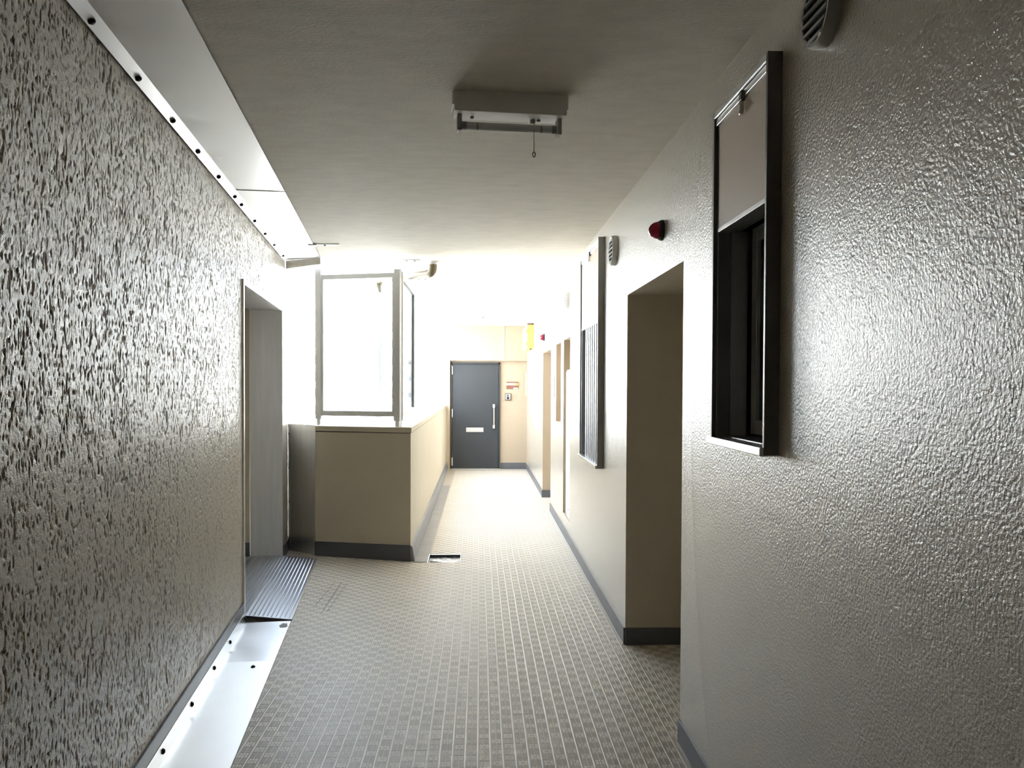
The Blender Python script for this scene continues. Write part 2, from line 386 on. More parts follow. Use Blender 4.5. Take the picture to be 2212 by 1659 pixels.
wall_left = struct(obj('wall_left', me), 'long left wall in glossy pitted spray-textured paint'); wall_left.location = LO; wall_left.rotation_euler = (0, 0, LROT)
def lobj(name, mb, m=None, parent=None, **k):
    """object built in the left building's own frame (x out into the corridor, y along its wall)"""
    o = obj(name, mb, m, parent, **k)
    if not parent: o.location = LO; o.rotation_euler = (0, 0, LROT)
    return o
lb = MB().use(M_left)        # the rest of the left building: near part of the wall, its end, the passage behind the doorway
lb.quad((0, YB, 0), (0, 1.75, 0), (0, 1.75, CEIL + .01), (0, YB, CEIL + .01))
lb.use(M_plain).quad((-.004, UE, -.4), (-3.4, UE, -.4), (-3.4, UE, 3.0), (-.004, UE, 3.0))
lb.quad((-.262, U0, 0), (-3.2, U0, 0), (-3.2, U0, 2.6), (-.262, U0, 2.6)); lb.quad((-.262, U1, 0), (-.262, U1, 2.6), (-3.2, U1, 2.6), (-3.2, U1, 0))
lb.quad((-3.2, U0, 0), (-3.2, U1, 0), (-3.2, U1, 2.6), (-3.2, U0, 2.6)); lb.quad((-.0, U0 - .1, 2.6), (-3.2, U0 - .1, 2.6), (-3.2, UE, 2.6), (0, UE, 2.6))
lb.quad((-.262, U0, DOOR_H), (-.262, U1, DOOR_H), (-.262, U1, 2.6), (-.262, U0, 2.6))
lb.use(M_floor).quad((-.258, U0, .045), (-.258, U1, .045), (-3.2, U1, .045), (-3.2, U0, .045))
lobj('passage', lb, None, wall_left)
pb = MB().use(M_base); pb.box(-3.2, -.264, U1 - .012, U1 - .001, .045, .165); pb.box(-3.2, -.264, U0 + .001, U0 + .012, .045, .165)
lobj('passage_baseboard', pb, None, wall_left)
bl = MB().use(M_base); bl.box(.0005, .012, YB, U0 - .035, 0, .135); bl.box(.0005, .012, U1 + .035, UE, 0, .11)
struct(lobj('baseboard_left', bl, bevel=.002), 'slate grey baseboard at the foot of the left wall')

# ------------------------------------------------------------------ back wall
struct(obj('wall_back', MB().use(M_plain).quad((-1.5, YB, 0), (2.1, YB, 0), (2.1, YB, CEIL), (-1.5, YB, CEIL))), 'plain wall closing the corridor behind')

# ------------------------------------------------------------------ end wall, lintel and door recess
eb = MB().use(M_end); YD = YE + .11
XL, XRE = -.615, XR
LZ = 1.975
eb.quad((XL, YE, LZ), (XRE + .05, YE, LZ), (XRE + .05, YE, 2.7), (XL, YE, 2.7))                    # lintel face
eb.quad((XL, YE, LZ), (XL, YD, LZ), (XRE, YD, LZ), (XRE, YE, LZ))                                  # soffit of the recess
eb.quad((XL, YE, 0), (XL + .085, YE, 0), (XL + .085, YE, LZ), (XL, YE, LZ))                        # left pier
eb.quad((XL + .085, YE, 0), (XL + .085, YD, 0), (XL + .085, YD, LZ), (XL + .085, YE, LZ))
eb.quad((XL, YD, 0), (XRE + .02, YD, 0), (XRE + .02, YD, LZ + .01), (XL, YD, LZ + .01))            # recessed wall
eb.quad((XL, YE, 0), (XL, YE, 2.7), (XL - .2, YE, 2.7), (XL - .2, YE, 0))
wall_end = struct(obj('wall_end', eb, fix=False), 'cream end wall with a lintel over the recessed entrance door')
struct(obj('baseboard_end', MB().use(M_base).box(.40, XR - .011, YD - .012, YD, 0, .115), bevel=.002), 'slate grey baseboard right of the end door')

dx0, dx1, dz1 = -.512, .382, 1.945
door = struct(empty('door_1', ((dx0 + dx1) / 2, YD, 0)), 'dark grey steel entrance door at the end of the corridor')
def pt(o, name, mb, m=None, **k):
    """part given in world coordinates, parented to an unrotated empty"""
    mb.v = [tuple(Vector(v) - o.location) for v in mb.v]
    return obj(name, mb, m, o, **k)
fr = MB().use(M_doorframe); fr.box(dx0, dx0 + .022, YD - .045, YD, 0, dz1); fr.box(dx1 - .03, dx1, YD - .045, YD, 0, dz1); fr.box(dx0, dx1, YD - .045, YD, dz1 - .035, dz1)
pt(door, 'door_frame', fr, bevel=.002)
lf = pt(door, 'door_leaf', MB().use(M_door).box(dx0 + .025, dx1 - .034, YD - .032, YD - .002, .012, dz1 - .038), bevel=.003)
sl = MB().use(M_mail).box(dx0, dx1, YD - .06, YD, 0, .010); pt(door, 'threshold', sl, bevel=.002)
for z in (1.80, 1.02, .14):
    pt(door, 'hinge', MB().use(M_white_alu).tube([(dx0 + .024, YD - .05, z - .075), (dx0 + .024, YD - .05, z + .075)], .009, 10), smooth=True)
hd = MB().use(M_chrome); hx = .268
hd.tube([(hx, YD - .085, .80), (hx, YD - .085, 1.12)], .015, 12)
pt(door, 'pull_handle', hd, smooth=True)
for z0 in (.745, 1.12):
    pt(door, 'handle_mount', MB().use(M_mail).box(hx - .02, hx + .02, YD - .095, YD - .03, z0, z0 + .065), bevel=.004)
mb_ = MB().use(M_mail); mb_.box(-.236, .080, YD - .040, YD - .03, .678, .758); pt(door, 'mail_slot', mb_, bevel=.003)

sg = tag(empty('name_sign', (.605, YD, 1.52)), 'small brown and white name sign on the end wall beside the grey door', 'sign')
pt(sg, 'board', MB().use(M_brown).box(.497, .716, YD - .012, YD - .001, 1.462, 1.596), bevel=.001)
pt(sg, 'wood_strip', MB().use(M_wood).box(.497, .716, YD - .016, YD - .0115, 1.530, 1.572))
pt(sg, 'paper_strip', MB().use(M_paper).box(.500, .655, YD - .018, YD - .0155, 1.532, 1.570))
for x in (.545, .572, .628): pt(sg, 'printed_mark', MB().use(M_black).box(x - .006, x + .006, YD - .0188, YD - .0178, 1.544, 1.560))
pt(sg, 'corner_label', MB().use(M_paper).box(.622, .708, YD - .0165, YD - .0118, 1.464, 1.488))
ic = tag(empty('door_intercom', (.527, YD, 1.32)), 'dark bronze intercom unit below the brown sign', 'intercom')
pt(ic, 'housing', MB().use(M_bronze).box(.472, .582, YD - .028, YD - .001, 1.255, 1.388), bevel=.008)
pt(ic, 'face_panel', MB().use(M_mail).box(.486, .568, YD - .032, YD - .027, 1.270, 1.374), bevel=.002)
pt(ic, 'speaker_lens', MB().use(M_greyglass).box(.500, .540, YD - .036, YD - .031, 1.320, 1.368), bevel=.002)
pt(ic, 'call_button', MB().use(M_black).box(.504, .546, YD - .038, YD - .031, 1.276, 1.318), bevel=.003)
mt = tag(empty('meter_strip', (XR - .02, YD - .06, 1.55)), 'narrow upright cream strip in the corner right of the brown sign', 'panel')
pt(mt, 'strip', MB().use(M_cream).box(XR - .035, XR - .002, YD - .085, YD - .03, 1.33, 1.76), bevel=.003)
pt(mt, 'strip_edge', MB().use(M_bronze).box(XR - .037, XR - .034, YD - .082, YD - .070, 1.56, 1.74))

# ------------------------------------------------------------------ parapet with coping
CAP0, CAP1, CAPZ = 1.112, 1.165, 1.165
XP = -.592                                           # inner face of the side run
TH = .16
def pfw(s, d, z):                                    # along the front from its right end, back from the face
    p = PA + PD * s + PN * d; return (p.x, p.y, z)
FL = (PB - PA).length
inner_front = Vector((XP, 0, 0)); sF = (XP - PA.x) / PD.x; c0 = PA + PD * sF
pm = MB().use(M_plain)
outline = [(c0.x, c0.y), (PB.x, PB.y), pfw(FL, TH, 0)[:2], (XP - TH, pfw(sF + TH, TH, 0)[1]), (XP - TH, YE + .1), (XP, YE + .1)]
def ring(mb, pts, z0, z1):
    n = len(pts); mb.add([(x, y, z0) for x, y in pts] + [(x, y, z1) for x, y in pts],
                         [tuple(range(n)), tuple(range(2 * n - 1, n - 1, -1))] + [(i, (i + 1) % n, n + (i + 1) % n, n + i) for i in range(n)])
ring(pm, outline, -.6, CAP0)
wall_par = struct(obj('wall_parapet', pm), 'waist-high beige parapet wall turning the corner to the end wall')
cm = MB().use(M_plain); e = .008
cap = [(c0.x + e, c0.y - e), (PB.x - .002, PB.y - e), pfw(FL, TH + .02, 0)[:2], (XP - TH - .02, pfw(sF + TH, TH + .02, 0)[1]), (XP - TH - .02, YE + .1), (XP + e, YE + .1)]
ring(cm, cap, CAP0 + .006, CAP1)
obj('coping', cm, None, wall_par, bevel=.004)
jm = MB().use(M_doorframe); j = [(c0.x - .004, c0.y + .004), (PB.x, PB.y + .006), pfw(FL, TH - .01, 0)[:2], (XP - TH + .01, pfw(sF + TH, TH - .01, 0)[1]), (XP - TH + .01, YE + .05), (XP - .004, YE + .05)]
ring(jm, j, CAP0 - .001, CAP0 + .008); obj('coping_joint', jm, None, wall_par)
# front baseboard, sloped side baseboard and the floor gutter strip
n = PN * -.012
bf = MB().use(M_base).prism([pfw(sF - .004, 0, 0), pfw(FL, 0, 0), pfw(FL, 0, .13), pfw(sF - .004, 0, .14)], n)
struct(obj('baseboard_parapet', bf, bevel=.002), 'slate grey baseboard across the front of the parapet')
gs = MB().use(M_gutter)
gs.prism([(XP + .001, 7.21, 0), (-.556, 7.21, 0), (-.575, 7.21, .12), (XP + .001, 7.21, .14)], (0, YE - 7.23, 0))
struct(obj('baseboard_side', gs, bevel=.003), 'pale grey sloped baseboard along the parapet side')
gt = MB().use(M_gutter)
gt.add([(-.557, 7.16, .002), (-.445, 7.16, .002), (-.440, 12.6, .002), (-.552, 12.6, .002), (-.557, 7.16, .005), (-.445, 7.16, .005), (-.440, 12.6, .005), (-.552, 12.6, .005)],
       [(0, 3, 2, 1), (4, 5, 6, 7), (0, 1, 5, 4), (1, 2, 6, 5), (2, 3, 7, 6), (3, 0, 4, 7)])
struct(obj('trim_1', gt, bevel=.0015), 'grey coated gutter strip on the floor beside the parapet')

# open drain pit in the floor
dr = tag(empty('floor_drain', ((HX0 + HX1) / 2, (HY0 + HY1) / 2, 0)), 'open rectangular drain hole in the floor beside the parapet corner', 'drain')
g = .002  # clearance
bx = MB().use(M_pit); x0, x1, y0, y1 = HX0 + g, HX1 - g, HY0 + g, HY1 - g; d = -.022
bx.quad((x0, y0, d), (x1, y0, d), (x1, y1, d), (x0, y1, d)); pt(dr, 'pit_bottom', bx)
bw = MB().use(M_doorframe)
for a, b in (((x0, y0), (x1, y0)), ((x1, y0), (x1, y1)), ((x1, y1), (x0, y1)), ((x0, y1), (x0, y0))): bw.quad((*a, d), (*b, d), (*b, -.0005), (*a, -.0005))
pt(dr, 'pit_wall', bw)
rm = MB().use(M_gutter)
rm.box(HX0 - .006, HX1 + .006, HY1, HY1 + .008, 0, .004); rm.box(HX1, HX1 + .008, HY0, HY1 + .008, 0, .004)
pt(dr, 'pit_rim', rm)
pt(dr, 'hole_dark_patch', MB().use(M_black).prism([(HX0 + .004, HY0 + .004, -.021), (HX0 + .15, HY0 + .004, -.021), (HX0 + .12, HY0 + .10, -.021), (HX0 + .02, HY0 + .16, -.021)], (0, 0, .003)))  # flat black patch painted for the darkness of a hole in the pit

# ------------------------------------------------------------------ stainless doorway frame in the left wall
df = empty('doorway_frame', LO, LROT); tag(df, 'brushed stainless steel doorway frame set in the left wall', 'door frame')
TW = .034
jn = MB().use(M_steel_v).box(-.262, .012, U0 - TW, U0, 0, DOOR_H + TW); jo = obj('jamb', jn, None, df, bevel=.002)
jn = MB().use(M_steel_v).box(-.262, .012, U1, U1 + .012, 0, DOOR_H + TW); jo2 = obj('jamb', jn, None, df, bevel=.002)
obj('head', MB().use(M_steel_v).box(-.262, .012, U0, U1, DOOR_H, DOOR_H + TW), None, df, bevel=.002)

# ------------------------------------------------------------------ steel cover along the floor joint
SCREW = MB().use(M_black).lathe([(.009, 0), (.009, .003), (.005, .007), (.0, .0075)], (0, 0, 0), (0, 0, 1), 10).mesh('screw', True)
def screw(parent, loc, axis, s=1.0):
    o = bpy.data.objects.new('screw', SCREW); COL.objects.link(o); o.parent = parent; o.location = loc
    o.rotation_mode = 'QUATERNION'; o.rotation_quaternion = Vector((0, 0, 1)).rotation_difference(Vector(axis)); o.scale = (s, s, s); return o
fc = empty('floor_joint_cover', LO, LROT); tag(fc, 'polished steel cover strip along the foot of the left wall', 'cover strip')
def wavy_plate(name, v0, v1, z, du, parent, m, u0, u1, thick, amp, seed, nv=10):
    nuu = int((u1 - u0) / du); r = np.random.default_rng(seed)
    U = np.linspace(u0, u1, nuu + 1); V = np.linspace(v0, v1, nv + 1); A, B = np.meshgrid(U, V, indexing='ij')
    Zm = z + amp * (vnoise(A * 2.2 + seed, B * 9 + 7, seed) - .5) * 2 * np.clip((B - v0) / .05, 0, 1) * np.clip((v1 - B) / .05, 0, 1)
    mb = MB().use(m); N = nv + 1
    mb.add(np.stack([B, A, Zm], -1).reshape(-1, 3).tolist(), [(i * N + j, (i + 1) * N + j, (i + 1) * N + j + 1, i * N + j + 1) for i in range(nuu) for j in range(nv)])
    o = obj(name, mb, None, parent, smooth=True); o.modifiers.clear()
    s = o.modifiers.new('gauge', 'SOLIDIFY'); s.thickness = abs(thick); s.offset = 0; e = o.modifiers.new('split', 'EDGE_SPLIT'); e.split_angle = .6; return o
wavy_plate('cover_plate', .016, .300, .006, .12, fc, M_plate_glare, YB + .05, 4.60, .004, .0004, 3)
wavy_plate('cover_plate', .016, .300, .006, .12, fc, M_plate_dim, 4.60, U0 - .03, .004, .0004, 4)
obj('upstand', MB().use(M_steel).prism([(.0125, YB + .05, .004), (.020, YB + .05, .004), (.016, YB + .05, .075), (.0125, YB + .05, .075)], (0, U0 - .03 - YB - .05, 0)), None, fc, bevel=.001)
for u in (2.9, 3.40, 3.90, 4.40, 4.84, 5.33): screw(fc, (.0175, u, .046), (1, 0, .1), 1.3)
screw(fc, (.20, 4.50, .008), (0, 0, 1), 1.3)
wp = MB().use(M_dirt); c = Vector((.265, 5.27, .0082)); ring_pts = []
for k in range(14):
    a = 2 * PI * k / 14; r = .045 * (1 + .25 * random.uniform(-1, 1)); ring_pts.append(c + Vector((math.cos(a) * r * .62, math.sin(a) * r * 1.3, 0)))
obj('worn_patch', wp.prism(ring_pts, (0, 0, .0006)), None, fc)

# ------------------------------------------------------------------ tread-plate ramp into the doorway
rp = empty('access_ramp', LO, LROT); tag(rp, 'short ribbed metal ramp plate in front of the left doorway', 'ramp')
def rz_(v): return .045 - .037 * max(0.0, v) / .30
ra = MB().use(M_tread)
RU0, RU1 = U0 + .004, U1 - .002
ra.prism([(-.28, RU0, .046), (.0, RU0, .046), (.296, RU0, .010), (.296, RU0, .005), (.0, RU0, .041), (-.28, RU0, .041)], (0, RU1 - RU0, 0))
obj('ramp_plate', ra, None, rp)
rb_ = MB().use(M_tread)
for k in range(21):
    v = -.27 + k * .0275
    zt = .0462 if v < 0 else .046 - .036 * v / .296
    for i in range(int((RU1 - RU0 - .03) / .022)):
        u = RU0 + .015 + i * .022 + (.011 if k % 2 else 0); w, l_, h = .0065, .0085, .0022
        rb_.add([(v - w, u - l_, zt), (v + w, u - l_, zt), (v + w, u + l_, zt), (v - w, u + l_, zt), (v - w * .4, u - l_ * .4, zt + h), (v + w * .4, u - l_ * .4, zt + h), (v + w * .4, u + l_ * .4, zt + h), (v - w * .4, u + l_ * .4, zt + h)],
                [(4, 5, 6, 7), (0, 1, 5, 4), (1, 2, 6, 5), (2, 3, 7, 6), (3, 0, 4, 7)])
rr = obj('tread_studs', rb_.mesh('tread_studs', fix=False), None, rp); rr['kind'] = 'stuff'
obj('edge_strip', MB().use(M_mail).box(.296, .304, RU0, RU1, .001, .011), None, rp, bevel=.001)
obj('ramp_support', MB().use(M_black).prism([(.0, RU0 + .10, .006), (.24, RU0 + .10, .006), (.0, RU0 + .10, .036)], (0, RU1 - RU0 - .12, 0)), None, rp)

# ------------------------------------------------------------------ steel cover along the ceiling joint
cc = empty('ceiling_joint_cover', LO, LROT); tag(cc, 'dented stainless steel cover strip along the top of the left wall', 'cover strip')
def ceil_panel(u0, u1, seed):
    nuu = max(2, int((u1 - u0) / .05)); vs = [.050, .075, .11, .16, .22, .27, .325]
    U = np.linspace(u0, u1, nuu + 1); mb = MB().use(M_steel); pts = []
    for u in U:
        for v in vs:
            dent = math.exp(-((v - .085) / .03) ** 2) * .0035 * max(0, math.cos(2 * PI * (u - 2.62) / .478)) ** 6
            z = 2.652 + dent + .0006 * (float(vnoise(np.array(u * 1.3), np.array(.5), seed)) - .5)
            pts.append((v, u, z))
    N = len(vs); mb.add(pts, [(i * N + j, i * N + j + 1, (i + 1) * N + j + 1, (i + 1) * N + j) for i in range(nuu) for j in range(N - 1)])
    o = obj('cover_panel', mb, None, cc, smooth=True); o.modifiers.clear()
    s = o.modifiers.new('gauge', 'SOLIDIFY'); s.thickness = .002; s.offset = 0; e = o.modifiers.new('split', 'EDGE_SPLIT'); e.split_angle = .6
    fl = MB().use(M_steel).prism([(.0065, u0, 2.634), (.0085, u0, 2.632), (.052, u0, 2.651), (.050, u0, 2.653)], (0, u1 - u0, 0))
    obj('cover_flange', fl, None, cc)
ceil_panel(YB + .05, 4.868, 21); ceil_panel(4.872, 7.50, 22)
for u in (2.606, 3.083, 3.568, 4.034, 4.519, 4.99, 5.21, 5.72, 6.20, 6.69, 7.25): screw(cc, (.026, u, 2.6385), (.4, 0, -1), 1.35)
obj('seam_lip', MB().use(M_steel).box(.055, .325, 4.862, 4.870, 2.6475, 2.6505), None, cc)
obj('end_flashing', MB().use(M_steel_v).prism([(.004, 7.62, 2.575), (.325, 7.43, 2.60), (.325, 7.43, 2.652), (.004, 7.62, 2.652)], (0, .012, 0)), None, cc)
obj('end_lip', MB().use(M_steel).prism([(.004, 7.50, 2.650), (.325, 7.42, 2.650), (.325, 7.43, 2.653), (.004, 7.62, 2.653)], (0, 0, .003)), None, cc)

# upright steel cover between the left building and the parapet
wc = empty('wall_joint_cover', (PB.x, PB.y, 0)); tag(wc, 'upright brushed steel strip between the left wall and the parapet', 'cover strip')
q0 = Vector((PB.x + .002, PB.y - .004, 0)); q1 = Vector(LW(.003, 7.80)); q2 = q1 + PN * .15; q3 = q0 + PN * .15
vm = MB().use(M_steel_v); t = Vector((q1.y - q0.y, -(q1.x - q0.x), 0)).normalized() * .003
vm.prism([(q0.x, q0.y, .0), (q1.x, q1.y, .0), (q1.x, q1.y, 1.168), (q0.x, q0.y, 1.168)], (PN.x * .004, PN.y * .004, 0)); pt(wc, 'front_panel', vm)
tp = MB().use(M_steel); tp.prism([(q0.x, q0.y, 1.168), (q1.x, q1.y, 1.168), (q2.x, q2.y, 1.168), (q3.x, q3.y, 1.168)], (0, 0, .003)); pt(wc, 'top_panel', tp)
d01 = (q1 - q0).normalized()
a = q1 - d01 * .035; pt(wc, 'edge_lip', MB().use(M_steel_v).prism([(a.x, a.y, 0), (q1.x, q1.y, 0), (q1.x, q1.y, 1.168), (a.x, a.y, 1.168)], (-PN.x * .006, -PN.y * .006, 0)), bevel=.001)
for z in (1.08, .76, .44, .11):
    s_ = q1 - d01 * .015 - PN * .007; sc = screw(wc, Vector((s_.x, s_.y, z)) - wc.location, (-PN.x, -PN.y, 0), .7)

# ------------------------------------------------------------------ glazed wind screens on the parapet
def front_pt(x_s, d, z): return pfw(x_s, d, z)
FD = .035; PW = .058; PT = .045
sR = (-.704 - PA.x) / PD.x; sLft = (-1.484 - PA.x) / PD.x
fs = empty('wind_screen', (PA.x, PA.y, 0)); tag(fs, 'aluminium framed glass wind screen standing on the front of the parapet', 'glass screen')
def fbox(name, s0, s1, d0, d1, z0, z1, m, bevel=.003, o=fs):
    mb = MB().use(m).prism([pfw(s0, d0, z0), pfw(s1, d0, z0), pfw(s1, d0, z1), pfw(s0, d0, z1)], PN * (d1 - d0)); return pt(o, name, mb, bevel=bevel)
fbox('post', sR, sR + PW, FD, FD + PT, 1.215, 2.545, M_alu); fbox('post', sLft - PW, sLft, FD, FD + PT, 1.225, 2.63, M_alu)
fbox('rail', sR + PW, sLft - PW, FD + .006, FD + .036, 2.472, 2.515, M_alu); fbox('rail', sR + PW, sLft - PW, FD + .006, FD + .036, 1.253, 1.300, M_alu)
fbox('stile', sR + PW, sR + PW + .018, FD + .008, FD + .034, 1.30, 2.472, M_alu, .001); fbox('stile', sLft - PW - .018, sLft - PW, FD + .008, FD + .034, 1.30, 2.472, M_alu, .001)
fbox('glass_pane', sR + PW + .010, sLft - PW - .010, FD + .018, FD + .023, 1.295, 2.48, M_glass, 0)
fbox('foot', sR + .012, sR + PW - .012, FD + .008, FD + .03, 1.166, 1.216, M_white_alu, .001); fbox('foot', sLft - PW + .012, sLft - .012, FD + .008, FD + .03, 1.170, 1.226, M_white_alu, .001)

sx = -.712; sy0 = pfw(sR, FD + PT, 0)[1] + .01; sy1 = 8.66
ss = empty('side_screen', (sx, sy0, 0)); tag(ss, 'narrow glass wind screen facing the corridor on the parapet side', 'glass screen')
def sbox(name, y0, y1, z0, z1, m, w=.04, bevel=.002): return pt(ss, name, MB().use(m).box(sx, sx + w, y0, y1, z0, z1), bevel=bevel)
sbox('post', sy0, sy0 + .05, 1.215, 2.53, M_white_alu); sbox('post', sy1, sy1 + .05, 1.215, 2.53, M_white_alu)
sbox('rail', sy0 + .05, sy1, 2.466, 2.51, M_white_alu); sbox('rail', sy0 + .05, sy1, 1.253, 1.30, M_alu)
pt(ss, 'glass_pane', MB().use(M_glass).box(sx + .018, sx + .023, sy0 + .045, sy1 + .005, 1.295, 2.47))
pt(ss, 'gasket', MB().use(M_doorframe).box(sx + .010, sx + .030, sy1 - .010, sy1, 1.30, 2.466)); pt(ss, 'gasket', MB().use(M_doorframe).box(sx + .010, sx + .030, sy0 + .05, sy1, 2.459, 2.466))
for y in (sy0 + .012, sy1 + .012): pt(ss, 'foot', MB().use(M_white_alu).box(sx + .005, sx + .03, y, y + .026, 1.166, 1.216))

# ceiling brackets that hold the screens and the cover
def bracket(loc, rz, label, drop, arm):
    b = empty('ceiling_bracket', loc, rz); tag(b, label, 'bracket', 'white steel brackets under the ceiling edge')
    obj('plate', MB().use(M_white_alu).box(-.02, .16, -.025, .025, -.006, 0), None, b, bevel=.001)
    if drop: obj('hanger', MB().use(M_white_alu).box(-.006, 0, -.02, .02, -drop, -.006), None, b); obj('cross_arm', MB().use(M_white_alu).box(-.06, -.006, -.008, .008, -drop + .01, -drop + .022), None, b)
    else: obj('tongue', MB().use(M_white_alu).box(-arm, -.02, -.03, .03, -.016, -.006), None, b, bevel=.001)
    for x in (.045, .115)[: 2 if drop else 1]:
        o = bpy.data.objects.new('bolt', SCREW); COL.objects.link(o); o.parent = b; o.location = (x, 0, -.006); o.rotation_euler = (PI, 0, 0)
    return b
bracket((-1.285, 6.72, CEIL - .001), .05, 'small white bracket lapping over the steel ceiling cover', 0, .085)
bracket((-.700, 7.52, CEIL - .001), 0, 'white hanger bracket on the ceiling above the front glass screen', .13, 0)
bracket((-.680, 8.72, CEIL - .012), 0, 'white hanger bracket above the far end of the side glass screen', .12, 0)

# small aluminium rail beyond the side screen
hr = empty('parapet_rail', (XP - .10, 10.2, 0)); tag(hr, 'low white metal rail on the parapet coping near the end wall', 'rail')
pt(hr, 'rail_tube', MB().use(M_white_alu).tube([(XP - .10, 10.2, CAP1), (XP - .10, 10.2, 1.30), (XP - .10, 13.2, 1.30), (XP - .10, 13.2, CAP1)], .017, 10), smooth=True)
for y in (11.2, 12.2): pt(hr, 'rail_post', MB().use(M_white_alu).tube([(XP - .10, y, CAP1), (XP - .10, y, 1.30)], .013, 8), smooth=True)

# ------------------------------------------------------------------ drain pipe under the ceiling
dp = empty('drain_pipe', (-.426, 7.61, CEIL)); tag(dp, 'beige plastic drain pipe elbowing out of the ceiling over the parapet', 'pipe')
a = Vector((-.426, 7.61, CEIL)); b = Vector((-.98, 8.27, 2.57))
R_ = .034
pt(dp, 'ceiling_collar', MB().use(M_white_alu).lathe([(.044, 0), (.044, -.004), (.037, -.006), (.037, -.028)], a, (0, 0, 1), 20), smooth=True)
el = [a + Vector((0, 0, -.025)), a + Vector((0, 0, -.055))]
dirh = (b - Vector((a.x, a.y, 2.556))).normalized()
for k in range(1, 7):
    t_ = k / 6 * PI / 2; el.append(a + Vector((0, 0, -.055)) + Vector((0, 0, -1)) * math.sin(t_) * .05 + dirh * (1 - math.cos(t_)) * .05)
pt(dp, 'elbow', MB().use(M_pvc).tube(el + [el[-1] + dirh * .03], R_ + .003, 18), smooth=True)
st = el[-1] + dirh * .02
pt(dp, 'horizontal_run', MB().use(M_pvc).tube([st, b], R_ - .002, 18), smooth=True)
pt(dp, 'far_elbow', MB().use(M_pvc).tube([b - dirh * .03, b, b + dirh * .03 + Vector((0, 0, -.012)), b + dirh * .05 + Vector((0, 0, -.06)), b + dirh * .05 + Vector((0, 0, -.12))], R_ + .003, 16), smooth=True)
e_ = b + dirh * .05
pt(dp, 'downpipe', MB().use(M_pvc_out).tube([e_ + Vector((0, 0, -.10)), Vector((e_.x, e_.y, -3))], R_ + .002, 16), smooth=True)

# ------------------------------------------------------------------ ceiling lights
def ceiling_light(loc, rz, label, cord):
    r = empty('ceiling_light', loc, rz); tag(r, label, 'ceiling light', 'single tube ceiling lights')
    L2 = .222
    hb = MB().use(M_lampbody).prism([(-L2, -.045, 0), (-L2, .075, 0), (-L2 + .004, .060, -.082), (-L2 + .004, -.036, -.082)], (0, 0, 0))
    hb = MB().use(M_lampbody)
    hb.add([(-L2, -.045, 0), (L2, -.045, 0), (L2, .075, 0), (-L2, .075, 0), (-L2 + .004, -.040, -.078), (L2 - .004, -.040, -.078), (L2 - .004, .070, -.078), (-L2 + .004, .070, -.078)],
           [(0, 1, 2, 3), (7, 6, 5, 4), (0, 4, 5, 1), (1, 5, 6, 2), (2, 6, 7, 3), (3, 7, 4, 0)])
    obj('housing', hb, None, r, bevel=.002)
    for s in (-1, 1):
        obj('end_cap', MB().use(M_lampbody).box(s * L2 - .004, s * L2 + .004, -.03, .074, -.052, -.002), None, r, bevel=.001)
        x = s * .196; sk = obj('tube_socket', MB().use(M_socket).box(x - .009, x + .009, -.008, .040, -.142, -.078), None, r, bevel=.003)
        obj('socket_cap', MB().use(M_tubeband).tube([(x - s * .010, .016, -.118), (x - s * .028, .016, -.118)], .0165, 14), None, r, smooth=True)
    obj('fluorescent_tube', MB().use(M_tube).tube([(-.172, .016, -.118), (.172, .016, -.118)], .0155, 16), None, r, smooth=True)
    for s in (-1, 1): obj('tube_band', MB().use(M_tubeband).tube([(s * .130, .016, -.118), (s * .122, .016, -.118)], .0157, 14), None, r, smooth=True)
    for x in (-.145, .118): obj('fixing_nut', MB().use(M_socket).box(x - .007, x + .007, .022, .036, -.086, -.078), None, r, bevel=.002)
    obj('starter', MB().use(M_socket).lathe([(.011, -.078), (.011, -.088), (.008, -.094)], (.096, .034, 0), (0, 0, 1), 14), None, r, smooth=True)
    if cord:
        c = obj('pull_cord', MB().use(M_bronze).tube([(.096, .006, -.08), (.096, .002, -.14), (.096, .002, -.212)], .0012, 6), None, r, smooth=True)
        pts = [Vector((.096 + .0052 * math.cos(t_), .002, -.222 + .0095 * math.sin(t_))) for t_ in np.linspace(0, 2 * PI, 17)]
        obj('cord_ring', MB().use(M_bronze).tube(pts, .0022, 6, caps=False), None, c, smooth=True)
    return r
ceiling_light((.116, 3.245, CEIL), .10, 'white tube light with a dangling pull cord on the near ceiling', True)
ceiling_light((.236, 12.0, cz(12.0)), .06, 'small white tube light on the far ceiling near the end wall', False)
pl = tag(obj('ceiling_plug', MB().use(M_lampbody).lathe([(.034, 0), (.034, -.006), (.026, -.02), (.018, -.022)], (.30, 12.25, cz(12.25)), (0, 0, 1), 18), smooth=True), 'round white plug on the ceiling behind the far tube light', 'ceiling plug')
hk = tag(obj('ceiling_hook', MB().use(M_bronze).lathe([(.012, 0), (.012, -.008), (.006, -.014)], (.44, 12.25, cz(12.25)), (0, 0, 1), 10), smooth=True), 'tiny dark stud in the ceiling right of the round white plug', 'stud')
cd = empty('cable_conduit', (.43, YE, cz(YE))); tag(cd, 'thin white cable duct running from the far light down the end wall', 'cable duct')
pt(cd, 'ceiling_run', MB().use(M_lampbody).add([(.455, 12.15, cz(12.15) - .012), (.475, 12.15, cz(12.15) - .012), (.455, YE, cz(YE) - .012), (.435, YE, cz(YE) - .012), (.455, 12.15, cz(12.15)), (.475, 12.15, cz(12.15)), (.455, YE, cz(YE)), (.435, YE, cz(YE))],
   [(0, 1, 2, 3), (7, 6, 5, 4), (0, 4, 5, 1), (1, 5, 6, 2), (2, 6, 7, 3), (3, 7, 4, 0)]))
pt(cd, 'wall_run', MB().use(M_lampbody).box(.436, .452, YE - .012, YE, LZ - .004, cz(YE)))

